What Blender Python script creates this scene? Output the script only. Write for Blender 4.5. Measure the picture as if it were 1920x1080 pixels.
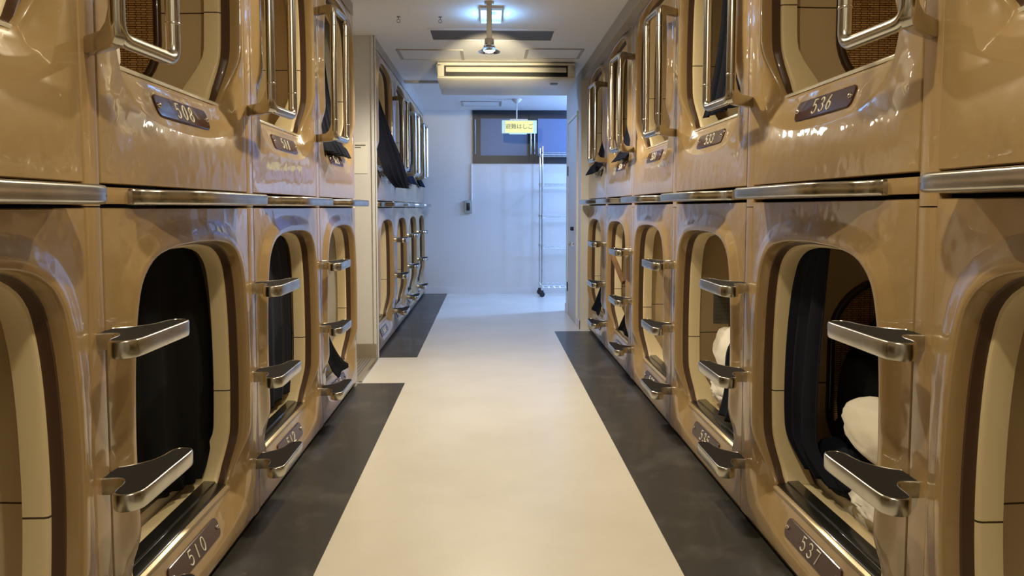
import bpy, bmesh, math, random
from mathutils import Vector, Matrix
random.seed(7)
S = bpy.context.scene
C = S.collection
for o in list(bpy.data.objects): bpy.data.objects.remove(o, do_unlink=True)
PI = math.pi

# ------------------------------------------------------------------ camera, world, exposure
F = 1340.0
YAW = math.atan((960 - 916) / F)
PIT = math.atan((472.5 - 389) / F)
cam_d = bpy.data.cameras.new('camera'); cam = bpy.data.objects.new('camera', cam_d); C.objects.link(cam)
cam.location = (0, 0, 1.16)
cam.rotation_euler = (PI / 2 - PIT, 0, -YAW)
cam_d.sensor_width = 36.0; cam_d.lens = 36.0 * F / 1920.0
cam_d.shift_y = -(540 - 472.5) / 1920.0
cam_d.clip_start = 0.02
S.camera = cam
S.view_settings.view_transform = 'Standard'
S.view_settings.look = 'None'
S.view_settings.gamma = 1.0
S.view_settings.use_curve_mapping = False
S.view_settings.exposure = 0.0
W = bpy.data.worlds.new('world'); S.world = W; W.use_nodes = True
W.node_tree.nodes['Background'].inputs[0].default_value = (0.5, 0.5, 0.55, 1)
W.node_tree.nodes['Background'].inputs[1].default_value = 0.15

def lamp(name, kind, loc, energy, color, rot=(0, 0, 0), size=0.3, size_y=None, spot=None, blend=0.5):
    d = bpy.data.lights.new(name, kind); d.energy = energy; d.color = color
    if kind == 'AREA':
        d.size = size
        if size_y: d.shape = 'RECTANGLE'; d.size_y = size_y
    else:
        d.shadow_soft_size = size
    if kind == 'SPOT': d.spot_size = spot; d.spot_blend = blend
    o = bpy.data.objects.new(name, d); C.objects.link(o); o.location = loc; o.rotation_euler = rot
    return o
WARM = (1.0, 0.87, 0.62)
# ceiling downlights of the corridor (just above the frame of the photograph)
lamp('corridor_light', 'AREA', (0.05, 0.75, 2.42), 22, WARM, size=0.07)
lamp('corridor_light', 'AREA', (0.05, 2.95, 2.42), 27, WARM, size=0.08)
lamp('corridor_light', 'AREA', (0.0, -1.4, 2.42), 7, WARM, size=0.3)
# hanging lamp, its reflector throws warm light down and onto the air conditioner
lamp('pendant_glow', 'SPOT', (0.007, 4.6, 2.135), 135, (1.0, 0.90, 0.74), rot=(math.radians(6), 0, 0), size=0.05, spot=math.radians(165), blend=0.4)
lamp('pendant_beam', 'SPOT', (0.007, 4.70, 2.13), 190, (1.0, 0.86, 0.55), rot=(math.radians(97.5), 0, 0), size=0.03, spot=math.radians(38), blend=0.8)
# cold daylight of the side window in the back room
lamp('side_window_light', 'AREA', (2.75, 8.75, 2.05), 70, (0.26, 0.46, 1.0), rot=(0, math.radians(72), 0), size=0.45, size_y=0.45)
lamp('back_room_light', 'POINT', (1.75, 8.35, 2.25), 80, (0.22, 0.43, 1.0), size=0.05)
lamp('rear_ceiling_light', 'AREA', (0.0, 7.25, 2.43), 15, (0.24, 0.45, 1.0), size=0.12)
lamp('blue_marker_light', 'AREA', (0.02, 4.86, 2.33), 2.2, (0.20, 0.50, 1.0), rot=(PI, 0, 0), size=0.10)

# ------------------------------------------------------------------ materials
def mat(name, col, rough=0.5, metal=0.0, coat=0.0, spec=0.5, bump=None, vary=None, emit=None, trans=0.0, sheen=0.0):
    m = bpy.data.materials.new(name); m.use_nodes = True
    nt = m.node_tree; b = nt.nodes['Principled BSDF']
    b.inputs['Base Color'].default_value = (*col, 1); b.inputs['Roughness'].default_value = rough
    b.inputs['Metallic'].default_value = metal; b.inputs['Coat Weight'].default_value = coat
    b.inputs['Coat Roughness'].default_value = 0.04
    b.inputs['Specular IOR Level'].default_value = spec
    b.inputs['Transmission Weight'].default_value = trans
    b.inputs['Sheen Weight'].default_value = sheen
    tc = nt.nodes.new('ShaderNodeTexCoord')
    if bump:
        prev = None
        for sc, st, dist in bump:
            n = nt.nodes.new('ShaderNodeTexNoise'); n.inputs['Scale'].default_value = sc; n.inputs['Detail'].default_value = 2
            nt.links.new(tc.outputs['Object'], n.inputs['Vector'])
            bp = nt.nodes.new('ShaderNodeBump'); bp.inputs['Strength'].default_value = st; bp.inputs['Distance'].default_value = dist
            nt.links.new(n.outputs['Fac'], bp.inputs['Height'])
            if prev: nt.links.new(prev.outputs[0], bp.inputs['Normal'])
            prev = bp
        nt.links.new(prev.outputs[0], b.inputs['Normal'])
        if coat: nt.links.new(prev.outputs[0], b.inputs['Coat Normal'])
    if vary:
        sc, c2, lo, hi = vary
        n = nt.nodes.new('ShaderNodeTexNoise'); n.inputs['Scale'].default_value = sc; n.inputs['Detail'].default_value = 6
        n.inputs['Roughness'].default_value = 0.6
        nt.links.new(tc.outputs['Object'], n.inputs['Vector'])
        r = nt.nodes.new('ShaderNodeValToRGB'); r.color_ramp.elements[0].position = lo; r.color_ramp.elements[1].position = hi
        r.color_ramp.elements[0].color = (*col, 1); r.color_ramp.elements[1].color = (*c2, 1)
        nt.links.new(n.outputs['Fac'], r.inputs[0]); nt.links.new(r.outputs[0], b.inputs['Base Color'])
    if emit:
        b.inputs['Emission Color'].default_value = (*emit[0], 1); b.inputs['Emission Strength'].default_value = emit[1]
    return m

def seam_mat(name, col, v0, rough=0.45):
    """moulded panel with one horizontal joint at local height v0"""
    m = mat(name, col, rough, coat=0.15); nt = m.node_tree; b = nt.nodes['Principled BSDF']
    tc = nt.nodes.new('ShaderNodeTexCoord'); sx = nt.nodes.new('ShaderNodeSeparateXYZ')
    nt.links.new(tc.outputs['Object'], sx.inputs[0])
    s = nt.nodes.new('ShaderNodeMath'); s.operation = 'SUBTRACT'; s.inputs[1].default_value = v0; nt.links.new(sx.outputs[2], s.inputs[0])
    a = nt.nodes.new('ShaderNodeMath'); a.operation = 'ABSOLUTE'; nt.links.new(s.outputs[0], a.inputs[0])
    l = nt.nodes.new('ShaderNodeMath'); l.operation = 'LESS_THAN'; l.inputs[1].default_value = 0.0022; nt.links.new(a.outputs[0], l.inputs[0])
    mx = nt.nodes.new('ShaderNodeMix'); mx.data_type = 'RGBA'
    mx.inputs[6].default_value = (*col, 1); mx.inputs[7].default_value = (0.06, 0.035, 0.012, 1)
    nt.links.new(l.outputs[0], mx.inputs[0]); nt.links.new(mx.outputs[2], b.inputs['Base Color'])
    return m

M = {}
M['shell'] = mat('glossy_tan_moulding', (0.375, 0.248, 0.108), 0.28, coat=0.85, bump=[(8.0, 0.65, 0.007), (26.0, 0.14, 0.002)])
M['post'] = mat('glossy_tan_post', (0.40, 0.26, 0.115), 0.3, coat=1.0, bump=[(6.0, 0.3, 0.006)])
M['trim'] = mat('dark_brown_trim', (0.075, 0.038, 0.020), 0.45, coat=0.1)
M['cream'] = seam_mat('cream_liner', (0.76, 0.62, 0.37), 0.325)
M['panel'] = seam_mat('tan_liner', (0.64, 0.49, 0.28), 0.335)
M['rubber'] = mat('black_sill', (0.012, 0.012, 0.011), 0.28, coat=0.4)
M['clear'] = mat('pale_sill_cap', (0.55, 0.50, 0.38), 0.18, coat=0.8)
M['gold'] = mat('sill_edge', (0.62, 0.48, 0.28), 0.3, metal=0.5)
M['plate'] = mat('maroon_plate', (0.045, 0.013, 0.011), 0.22, coat=0.25)
M['ink'] = mat('engraved_white', (0.85, 0.80, 0.66), 0.5)
M['steel'] = mat('cast_aluminium', (0.56, 0.53, 0.47), 0.26, metal=1.0, bump=[(60, 0.06, 0.002)], vary=(9, (0.44, 0.41, 0.35), 0.4, 0.65))
M['tube'] = mat('satin_steel_tube', (0.60, 0.57, 0.51), 0.22, metal=1.0)
M['chrome'] = mat('chrome', (0.75, 0.73, 0.70), 0.12, metal=1.0)
M['tread'] = mat('dark_tread', (0.012, 0.009, 0.006), 0.75, spec=0.25, bump=[(300, 0.2, 0.001)])
M['white'] = mat('bed_linen', (0.80, 0.74, 0.62), 0.85, bump=[(9, 0.5, 0.02)], sheen=0.2)
M['black'] = mat('black_curtain', (0.0028, 0.0028, 0.003), 0.9, spec=0.1)
M['navy'] = mat('navy_curtain', (0.009, 0.011, 0.020), 0.9, spec=0.2)
M['wall'] = mat('white_wall', (0.68, 0.65, 0.60), 0.6, bump=[(120, 0.05, 0.001)])
M['ceil'] = mat('ceiling_board', (0.82, 0.81, 0.79), 0.6, bump=[(150, 0.06, 0.001)])
M['bulk'] = mat('bulkhead_panel', (0.42, 0.39, 0.34), 0.45)
M['floorw'] = mat('cream_vinyl', (0.76, 0.71, 0.61), 0.27, coat=0.08, vary=(2.2, (0.70, 0.645, 0.54), 0.35, 0.7), bump=[(40, 0.04, 0.001)])
M['slate'] = mat('dark_slate_tile', (0.040, 0.037, 0.032), 0.38, coat=0.12, vary=(4.0, (0.095, 0.090, 0.080), 0.52, 0.74), bump=[(14, 0.12, 0.002)])
M['base'] = mat('white_skirting', (0.70, 0.68, 0.65), 0.4)
M['brownbase'] = mat('beige_skirting', (0.30, 0.25, 0.18), 0.5)
M['frame'] = mat('dark_window_frame', (0.007, 0.008, 0.012), 0.4)
M['glass1'] = mat('frosted_pane', (0.10, 0.13, 0.19), 0.45, emit=((0.20, 0.29, 0.50), 0.05))
M['glass2'] = mat('frosted_pane_bright', (0.06, 0.10, 0.20), 0.45, emit=((0.20, 0.33, 0.80), 0.22))
M['acw'] = mat('ac_plastic', (0.78, 0.73, 0.62), 0.35)
M['acd'] = mat('ac_dark', (0.01, 0.01, 0.012), 0.4)
M['lampglow'] = mat('lamp_face', (1, 0.95, 0.85), 0.5, emit=((1.0, 0.90, 0.70), 30))
M['blueglow'] = mat('blue_marker', (0.3, 0.6, 1.0), 0.3, emit=((0.18, 0.50, 1.0), 1.6))
M['signy'] = mat('sign_yellow', (0.5, 0.5, 0.2), 0.4, emit=((1.0, 0.92, 0.34), 0.62))
M['signc'] = mat('sign_pale', (0.4, 0.5, 0.5), 0.4, emit=((0.50, 0.85, 0.82), 0.5))
M['signt'] = mat('sign_green', (0.03, 0.14, 0.10), 0.5)
M['grey'] = mat('grey_metal', (0.17, 0.16, 0.15), 0.5)
M['beigebox'] = mat('switch_box', (0.36, 0.36, 0.32), 0.4)
M['blackp'] = mat('black_plastic', (0.01, 0.01, 0.012), 0.35)
M['paper'] = mat('paper', (0.78, 0.74, 0.62), 0.7)
M['papert'] = mat('printed_grey', (0.12, 0.11, 0.10), 0.7)
M['notice'] = mat('grey_notice', (0.16, 0.16, 0.13), 0.45)
M['wood'] = mat('brown_board', (0.20, 0.105, 0.045), 0.4, vary=(12, (0.27, 0.15, 0.07), 0.4, 0.6))
M['ratframe'] = mat('dark_rattan_frame', (0.05, 0.025, 0.012), 0.3, coat=0.5)

def rattan():
    m = mat('woven_rattan', (0.5, 0.28, 0.1), 0.5); nt = m.node_tree; b = nt.nodes['Principled BSDF']
    tc = nt.nodes.new('ShaderNodeTexCoord'); mp = nt.nodes.new('ShaderNodeMapping'); mp.inputs['Rotation'].default_value = (0, PI / 2, 0)
    mp2 = nt.nodes.new('ShaderNodeMapping'); mp2.inputs['Rotation'].default_value = (PI / 2, 0, 0)
    nt.links.new(tc.outputs['Object'], mp2.inputs[0])
    br = nt.nodes.new('ShaderNodeTexBrick'); br.inputs['Scale'].default_value = 1.0
    br.inputs['Color1'].default_value = (0.62, 0.36, 0.13, 1); br.inputs['Color2'].default_value = (0.44, 0.23, 0.075, 1)
    br.inputs['Mortar'].default_value = (0.05, 0.022, 0.008, 1)
    br.inputs['Brick Width'].default_value = 0.021; br.inputs['Row Height'].default_value = 0.0078; br.squash = 1.6; br.squash_frequency = 2
    br.inputs['Mortar Size'].default_value = 0.0013; br.inputs['Mortar Smooth'].default_value = 0.3
    nt.links.new(mp2.outputs[0], br.inputs['Vector']); nt.links.new(br.outputs['Color'], b.inputs['Base Color'])
    bp = nt.nodes.new('ShaderNodeBump'); bp.inputs['Strength'].default_value = 0.8; bp.inputs['Distance'].default_value = 0.004; bp.invert = True
    nt.links.new(br.outputs['Fac'], bp.inputs['Height']); nt.links.new(bp.outputs[0], b.inputs['Normal'])
    return m
M['rattan'] = rattan()

# ------------------------------------------------------------------ mesh helpers
class MB:
    def __init__(s): s.v = []; s.f = []; s.mi = []; s.cur = 0
    def add(s, vs, fs):
        n = len(s.v); s.v += [tuple(v) for v in vs]; s.f += [tuple(i + n for i in f) for f in fs]; s.mi += [s.cur] * len(fs); return s
    def box(s, a, b):
        x0, y0, z0 = a; x1, y1, z1 = b
        return s.add([(x0, y0, z0), (x1, y0, z0), (x1, y1, z0), (x0, y1, z0), (x0, y0, z1), (x1, y0, z1), (x1, y1, z1), (x0, y1, z1)],
                     [(0, 3, 2, 1), (4, 5, 6, 7), (0, 1, 5, 4), (1, 2, 6, 5), (2, 3, 7, 6), (3, 0, 4, 7)])
    def prism(s, pts, h0, h1, fn):
        """polygon pts (a,b) extruded along c from h0 to h1; fn(a,b,c)->xyz"""
        n = len(pts)
        vs = [fn(a, b, h0) for a, b in pts] + [fn(a, b, h1) for a, b in pts]
        fs = [tuple(range(n)), tuple(range(2 * n - 1, n - 1, -1))] + [(i, (i + 1) % n, n + (i + 1) % n, n + i) for i in range(n)]
        return s.add(vs, fs)
    def rings(s, rs, close=True, cap0=False, cap1=False):
        n = len(rs[0]); vs = [p for r in rs for p in r]; fs = []
        for k in range(len(rs) - 1):
            for i in range(n if close else n - 1):
                j = (i + 1) % n
                fs.append((k * n + i, k * n + j, (k + 1) * n + j, (k + 1) * n + i))
        if cap0: fs.append(tuple(range(n)))
        if cap1: fs.append(tuple((len(rs) - 1) * n + i for i in range(n)))
        return s.add(vs, fs)
    def tube(s, path, r, n=12, caps=True):
        path = [Vector(p) for p in path]; rr = r if isinstance(r, (list, tuple)) else [r] * len(path)
        t0 = (path[1] - path[0]).normalized()
        ref = Vector((0, 0, 1)) if abs(t0.z) < 0.9 else Vector((1, 0, 0))
        nx = t0.cross(ref).normalized(); rs = []
        for i, p in enumerate(path):
            t = ((path[min(i + 1, len(path) - 1)] - path[i]).normalized() + (path[i] - path[max(i - 1, 0)]).normalized())
            t = t.normalized() if t.length > 1e-6 else t0
            nx = (nx - t * nx.dot(t)).normalized(); ny = t.cross(nx)
            rs.append([p + nx * math.cos(a) * rr[i] + ny * math.sin(a) * rr[i] for a in [2 * PI * k / n for k in range(n)]])
        return s.rings(rs, cap0=caps, cap1=caps)
    def lathe(s, prof, c, n=24, axis='z'):
        rs = []
        for r, h in prof:
            rs.append([(c[0] + r * math.cos(2 * PI * k / n), c[1] + r * math.sin(2 * PI * k / n), c[2] + h) if axis == 'z' else
                       (c[0] + h, c[1] + r * math.cos(2 * PI * k / n), c[2] + r * math.sin(2 * PI * k / n)) if axis == 'x' else
                       (c[0] + r * math.cos(2 * PI * k / n), c[1] + h, c[2] + r * math.sin(2 * PI * k / n)) for k in range(n)])
        return s.rings(rs, cap0=True, cap1=True)
    def mesh(s, name, mats, smooth=True, angle=40, bevel=0, merge=True):
        me = bpy.data.meshes.new(name); me.from_pydata(s.v, [], s.f)
        if not isinstance(mats, (list, tuple)): mats = [mats]
        for m in mats: me.materials.append(m)
        for p, i in zip(me.polygons, s.mi): p.material_index = i
        bm = bmesh.new(); bm.from_mesh(me)
        if merge: bmesh.ops.remove_doubles(bm, verts=bm.verts, dist=1e-5)
        bmesh.ops.recalc_face_normals(bm, faces=bm.faces)
        if bevel:
            es = [e for e in bm.edges if len(e.link_faces) == 2 and e.calc_face_angle(0) > math.radians(35)]
            bmesh.ops.bevel(bm, geom=es, offset=bevel, segments=2, affect='EDGES', profile=0.6, clamp_overlap=True)
        if smooth:
            for f in bm.faces: f.smooth = True
            for e in bm.edges:
                if len(e.link_faces) == 2 and e.calc_face_angle(0) > math.radians(angle): e.smooth = False
        bm.to_mesh(me); bm.free(); return me

def link(name, me, parent=None, loc=None, rot=None):
    o = bpy.data.objects.new(name, me); C.objects.link(o)
    if parent: o.parent = parent
    if loc: o.location = loc
    if rot: o.rotation_euler = rot
    return o
def tag(o, label, cat, group=None):
    o['label'] = label; o['category'] = cat
    if group: o['group'] = group
    return o
def thing(name, label, cat, loc=(0, 0, 0), group=None):
    return tag(link(name, None, loc=loc), label, cat, group)
def struct(name, mb, m, **k):
    o = link(name, mb.mesh(name, m, **k)); o['kind'] = 'structure'; return o
def bend(pts, r, k=6):
    """polyline with rounded corners"""
    P = [Vector(p) for p in pts]; out = [P[0]]
    for i in range(1, len(P) - 1):
        a = (P[i - 1] - P[i]).normalized(); b = (P[i + 1] - P[i]).normalized()
        p0 = P[i] + a * r; p1 = P[i] + b * r
        for t in range(k + 1):
            t /= k; out.append(p0 * (1 - t) ** 2 + P[i] * 2 * t * (1 - t) + p1 * t * t)
    out.append(P[-1]); return out
def catmull(P, k=6, closed=False):
    out = []; n = len(P)
    for i in range(n if closed else n - 1):
        if closed: p = [P[(i + j - 1) % n] for j in range(4)]
        else: p = [P[max(i - 1, 0)], P[i], P[i + 1], P[min(i + 2, n - 1)]]
        for t in range(k):
            t /= k
            out.append(tuple(0.5 * (2 * p[1][c] + (p[2][c] - p[0][c]) * t + (2 * p[0][c] - 5 * p[1][c] + 4 * p[2][c] - p[3][c]) * t * t
                             + (3 * p[1][c] - p[0][c] - 3 * p[2][c] + p[3][c]) * t ** 3) for c in range(len(P[0]))))
    if not closed: out.append(tuple(P[-1]))
    return out
def smooth01(t): t = max(0, min(1, t)); return t * t * (3 - 2 * t)

# ------------------------------------------------------------------ room
HC = 2.45                   # ceiling height
XL, XR = 0.86, 0.945        # capsule front planes, left and right of the camera axis
YB = 9.60                   # back wall
WL, GL = 0.965, 0.065; WR, GR = 0.985, 0.072
m = MB(); m.box((-3.2, -2.6, -0.1), (3.2, 9.8, 0)); struct('floor', m, M['floorw'], smooth=False)
for nm, x0, x1, y0, y1 in (('trim_1', -XL - .02, -.555, -2.4, 4.68), ('trim_2', -XL - .02, -.555, 5.50, YB), ('trim_3', .615, XR + .02, -2.4, 6.615)):
    m = MB(); m.box((x0, y0, 0), (x1, y1, .003)); struct(nm, m, M['slate'], smooth=False)
m = MB(); m.box((-3.2, -2.6, HC), (3.2, 9.8, HC + .1)); struct('ceiling', m, M['ceil'], smooth=False)
m = MB(); m.box((-1.6, YB, 0), (3.0, YB + .1, 1.745)); m.box((-1.6, YB, 1.745), (-.21, YB + .1, HC)); m.box((1.75, YB, 1.745), (3.0, YB + .1, HC))
struct('wall_back', m, M['wall'], smooth=False)
m = MB(); m.box((-2.0, 5.49, 0), (-XL - .002, 5.60, HC)); struct('wall_left', m, M['wall'], smooth=False)
m = MB(); m.box((-XL - .022, 5.478, 0), (-XL + .004, 5.4885, HC)); m.box((-XL + .0, 5.478, 0), (-XL + .012, 5.50, HC)); struct('trim_4', m, M['base'], smooth=False)
m = MB(); m.box((-2.0, 5.468, 0), (-XL - .003, 5.4885, .112)); struct('baseboard_left', m, M['brownbase'], smooth=False)
m = MB(); m.box((-2.1, 4.6, 0), (-2.0, 5.60, HC)); struct('wall_alcove', m, M['wall'], smooth=False)
# right wall with the door, and the block behind it
m = MB(); m.box((.87, 6.74, 0), (.97, 7.99, HC)); m.box((.97, 6.74, 0), (3.0, 6.84, HC)); struct('wall_right', m, M['wall'], smooth=False)
m = MB(); m.box((.862, 6.726, 0), (.98, 6.738, .085)); m.box((.858, 6.726, 0), (.869, 6.92, .085)); m.box((.858, 7.80, 0), (.869, 7.99, .085)); struct('baseboard_right', m, M['base'], smooth=False)
m = MB(); m.box((3.0, 6.74, 0), (3.1, 9.7, HC)); struct('wall_side', m, M['wall'], smooth=False)
m = MB(); m.box((-XL, YB - .012, 0), (3.0, YB - .001, .09)); struct('baseboard_back', m, M['base'], smooth=False)
m = MB(); m.box((-3.2, -2.5, 0), (3.2, -2.4, HC)); struct('wall_bounce_end', m, M['wall'], smooth=False)  # unseen closing wall behind the camera, added to bounce light
m = MB(); m.box((-XL - .1, -2.4, 0), (-XL, .50, HC)); struct('wall_bounce_left', m, M['bulk'], smooth=False)  # unseen plain wall behind the camera, added to bounce light
m = MB(); m.box((XR, -2.4, 0), (XR + .1, .45, HC)); struct('wall_bounce_right', m, M['bulk'], smooth=False)  # its right-hand twin, likewise added out of view to bounce light
m = MB(); m.box((-3.2, -2.4, 0), (-3.1, 9.7, HC)); struct('wall_leak_block_left', m, M['bulk'], smooth=False)  # unseen backing added behind the capsules to shut out leaking world light
m = MB(); m.box((3.1, -2.4, 0), (3.2, 9.8, HC)); struct('wall_leak_block_right', m, M['bulk'], smooth=False)  # same added enclosure on the right, keeps world light out of the gaps
# fascia above the capsules
def fascia(nm, x0, x1, ys, z0):
    m = MB()
    for a, b in zip(ys[:-1], ys[1:]): m.box((x0, a + .002, z0), (x1, b - .002, HC - .001))
    m.box((x0 + .004 if x0 < 0 else x0 + .006, ys[0], z0 + .004), (x1 - .006 if x0 < 0 else x1 - .004, ys[-1], HC - .001)); struct(nm, m, M['bulk'], smooth=False)
fascia('trim_5', -XL - .05, -XL + .004, [0.5, 1.59, 2.62, 3.65, 4.645], 2.372)
fascia('trim_6', -XL - .05, -XL + .004, [5.505, 6.49, 7.52, 8.55, YB - .001], 2.372)
fascia('trim_7', .875, .955, [0.4, 1.51, 2.57, 3.62, 4.67, 5.72, 6.735], 2.345)
# far ceiling strip, ceiling access panels
m = MB(); m.box((-XL + .006, 7.40, HC - .022), (.868, 7.45, HC - .001)); struct('trim_8', m, M['bulk'], smooth=False)
def hatch(x0, x1, y0, y1, label):
    t = thing('access_hatch', label, 'ceiling hatch', ((x0 + x1) / 2, (y0 + y1) / 2, HC), 'ceiling hatches')
    w, d = (x1 - x0) / 2, (y1 - y0) / 2
    m = MB(); m.box((-w + .012, -d + .012, -.006), (w - .012, d - .012, -.001)); link('panel', m.mesh('panel', M['ceil'], smooth=False), t)
    m = MB()
    for a, b in (((-w, -d), (-w + .012, d)), ((w - .012, -d), (w, d)), ((-w + .012, -d), (w - .012, -d + .012)), ((-w + .012, d - .012), (w - .012, d))):
        m.box((a[0], a[1], -.008), (b[0], b[1], -.0005))
    m.box((-w - .014, -d, -.010), (-w, d, -.0005)); m.box((w, -d, -.010), (w + .014, d, -.0005))
    link('frame', m.mesh('frame', M['bulk'], smooth=False), t)
hatch(-.74, -.22, 5.95, 6.33, 'white ceiling hatch left of the hanging lamp')
hatch(.32, .77, 5.89, 6.25, 'white ceiling hatch right of the hanging lamp')
hatch(-.32, .15, 8.8, 9.17, 'white ceiling hatch behind the air conditioner near the dark window')
t = thing('ceiling_grille', 'long dark grey ventilation grille set in the ceiling behind the hanging lamp', 'vent', (.03, 5.42, HC))
m = MB()
for a, b in (((-.47, -.17), (-.45, .17)), ((.45, -.17), (.47, .17)), ((-.45, -.17), (.45, -.15)), ((-.45, .15), (.45, .17))): m.box((a[0], a[1], -.012), (b[0], b[1], -.0005))
link('frame', m.mesh('frame', M['ceil'], smooth=False), t)
m = MB(); m.box((-.45, -.15, -.004), (.45, .15, -.0005))
for k in range(24): m.box((-.45, -.145 + k * .0125, -.009), (.45, -.139 + k * .0125, -.004))
link('louvre', m.mesh('louvre', M['grey'], smooth=False), t)
for x, nm in ((-.607, 'left'), (-.325, 'right')):
    m = MB(); m.tube([(0, 0, 0), (0, 0, -.018)], .0025, 8)
    ring = [(.011 * math.cos(a), 0, -.029 + .011 * math.sin(a)) for a in [2 * PI * k / 14 for k in range(15)]]
    m.tube(ring, .002, 6); m.lathe([(.012, 0), (.012, -.003)], (0, 0, 0), 12)
    tag(link('ceiling_hook', m.mesh('ceiling_hook', M['grey']), loc=(x, 4.95, HC - .0005)), 'small ring hook in the ceiling, %s one of the two' % nm, 'hook', 'ceiling hooks')

# floor grille in the alcove
m = MB(); m.box((-1.55, 4.72, .0005), (-.862, 5.465, .004)); t = link('floor_grille', m.mesh('floor_grille', M['brownbase'], smooth=False))
tag(t, 'slotted grey floor grille in the alcove beside the cream wall', 'grille')
m = MB()
for k in range(30): m.box((-1.53 + k * .0215, 4.75, .004), (-1.521 + k * .0215, 5.45, .0065))
link('slot_bars', m.mesh('slot_bars', M['grey'], smooth=False), t)
m = MB(); m.box((-.860, 4.70, .0005), (-.838, 5.470, .010)); link('edge_strip', m.mesh('edge_strip', M['chrome'], smooth=False), t)

# ------------------------------------------------------------------ window in the back wall
t = link('window_1', None); t['kind'] = 'structure'; t.location = (-.21, YB, 1.745)
def frm(m, x0, x1, z0, z1, w, y0, y1):
    m.box((x0, y0, z0), (x0 + w, y1, z1)); m.box((x1 - w, y0, z0), (x1, y1, z1)); m.box((x0 + w, y0, z0), (x1 - w, y1, z0 + w)); m.box((x0 + w, y0, z1 - w), (x1 - w, y1, z1))
m = MB(); frm(m, 0, 1.96, 0, .703, .045, -.015, .06); link('window_frame', m.mesh('window_frame', M['frame'], smooth=False), t)
m = MB(); frm(m, .045, .80, .045, .66, .062, .0, .035); link('sash', m.mesh('sash', M['frame'], smooth=False), t)
m = MB(); frm(m, .80, 1.915, .045, .66, .062, -.005, .03)
m.box((.76, -.02, .03), (.87, -.006, .68)); link('sash', m.mesh('sash', M['frame'], smooth=False), t)
m = MB(); m.box((.107, .018, .107), (.738, .022, .598)); link('pane', m.mesh('pane', M['glass1'], smooth=False), t)
m = MB(); m.box((.862, .012, .107), (1.853, .016, .598)); link('pane', m.mesh('pane', M['glass2'], smooth=False), t)
for x in (.035, .775, .825):
    m = MB(); h = (.12, .58) if x < .1 else (.12, .40)
    m.tube([(x, -.03, h[0]), (x, -.03, h[1])], .007, 8); m.box((x - .006, -.03, h[0] + .01), (x + .006, -.012, h[0] + .03)); m.box((x - .006, -.03, h[1] - .03), (x + .006, -.012, h[1] - .01))
    link('window_handle', m.mesh('window_handle', M['chrome']), t)

# door in the right wall
t = link('door_1', None); t['kind'] = 'structure'; t.location = (.87, 6.93, 0)
m = MB(); m.box((-.008, .04, .01), (.0, .80, 2.05)); link('door_leaf', m.mesh('door_leaf', M['wall'], smooth=False), t)
m = MB(); m.box((-.016, 0, 0), (0, .035, 2.09)); m.box((-.016, .805, 0), (0, .84, 2.09)); m.box((-.016, .035, 2.055), (0, .805, 2.09)); link('door_frame', m.mesh('door_frame', M['acw'], smooth=False), t)
m = MB(); m.lathe([(.020, -.002), (.020, -.03), (.012, -.034)], (-.008, .30, .945), 16, 'x'); link('lock_case', m.mesh('lock_case', M['blackp']), t)
m = MB(); m.lathe([(.022, 0), (.012, -.015), (.012, -.03), (.024, -.036), (.024, -.052), (.01, -.056)], (-.008, .29, .79), 16, 'x'); link('door_knob', m.mesh('door_knob', M['chrome']), t)
for z in (1.50, .25):
    m = MB(); m.box((-.018, .795, z), (-.009, .812, z + .10)); link('hinge', m.mesh('hinge', M['blackp'], smooth=False), t)
# conduit with switch box on the back wall
t = thing('switch_box', 'small grey-green switch box on the back wall under its conduit', 'switch', (-.27, YB - .001, 1.17))
m = MB(); m.box((-.05, -.035, -.085), (.05, 0, .085)); link('box', m.mesh('box', M['beigebox'], bevel=.004), t)
m = MB(); m.box((-.022, -.042, -.05), (.022, -.035, .05)); m.box((-.008, -.052, -.012), (.008, -.042, .012)); link('toggle', m.mesh('toggle', M['blackp'], bevel=.001), t)
m = MB(); m.tube([(.045, -.012, .085), (.045, -.012, .57)], .009, 8); link('conduit', m.mesh('conduit', M['base']), t)
# notice paper on the cream wall (its code square is left blank)
t = thing('paper_notice', 'narrow paper notice taped to the cream wall beside the left capsules', 'notice', (-.975, 5.487, 1.535))
m = MB(); m.box((-.06, -.002, -.118), (.06, 0, .118)); link('sheet', m.mesh('sheet', M['paper'], smooth=False), t)
m = MB(); m.box((-.035, -.0028, .090), (.045, -.002, .099)); m.box((-.035, -.0028, .074), (.010, -.002, .082)); link('printed_lines', m.mesh('printed_lines', M['papert'], smooth=False), t)

# ------------------------------------------------------------------ air conditioner
t = thing('air_conditioner', 'wide cream ceiling air conditioner hanging across the corridor behind the lamp', 'air conditioner', (.16, 6.42, HC))
hw = .61
m = MB(); prof = [(0, -.010), (.0, -.148), (.03, -.163), (.62, -.205), (.70, -.16), (.70, -.001), (.06, -.001)]
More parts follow.
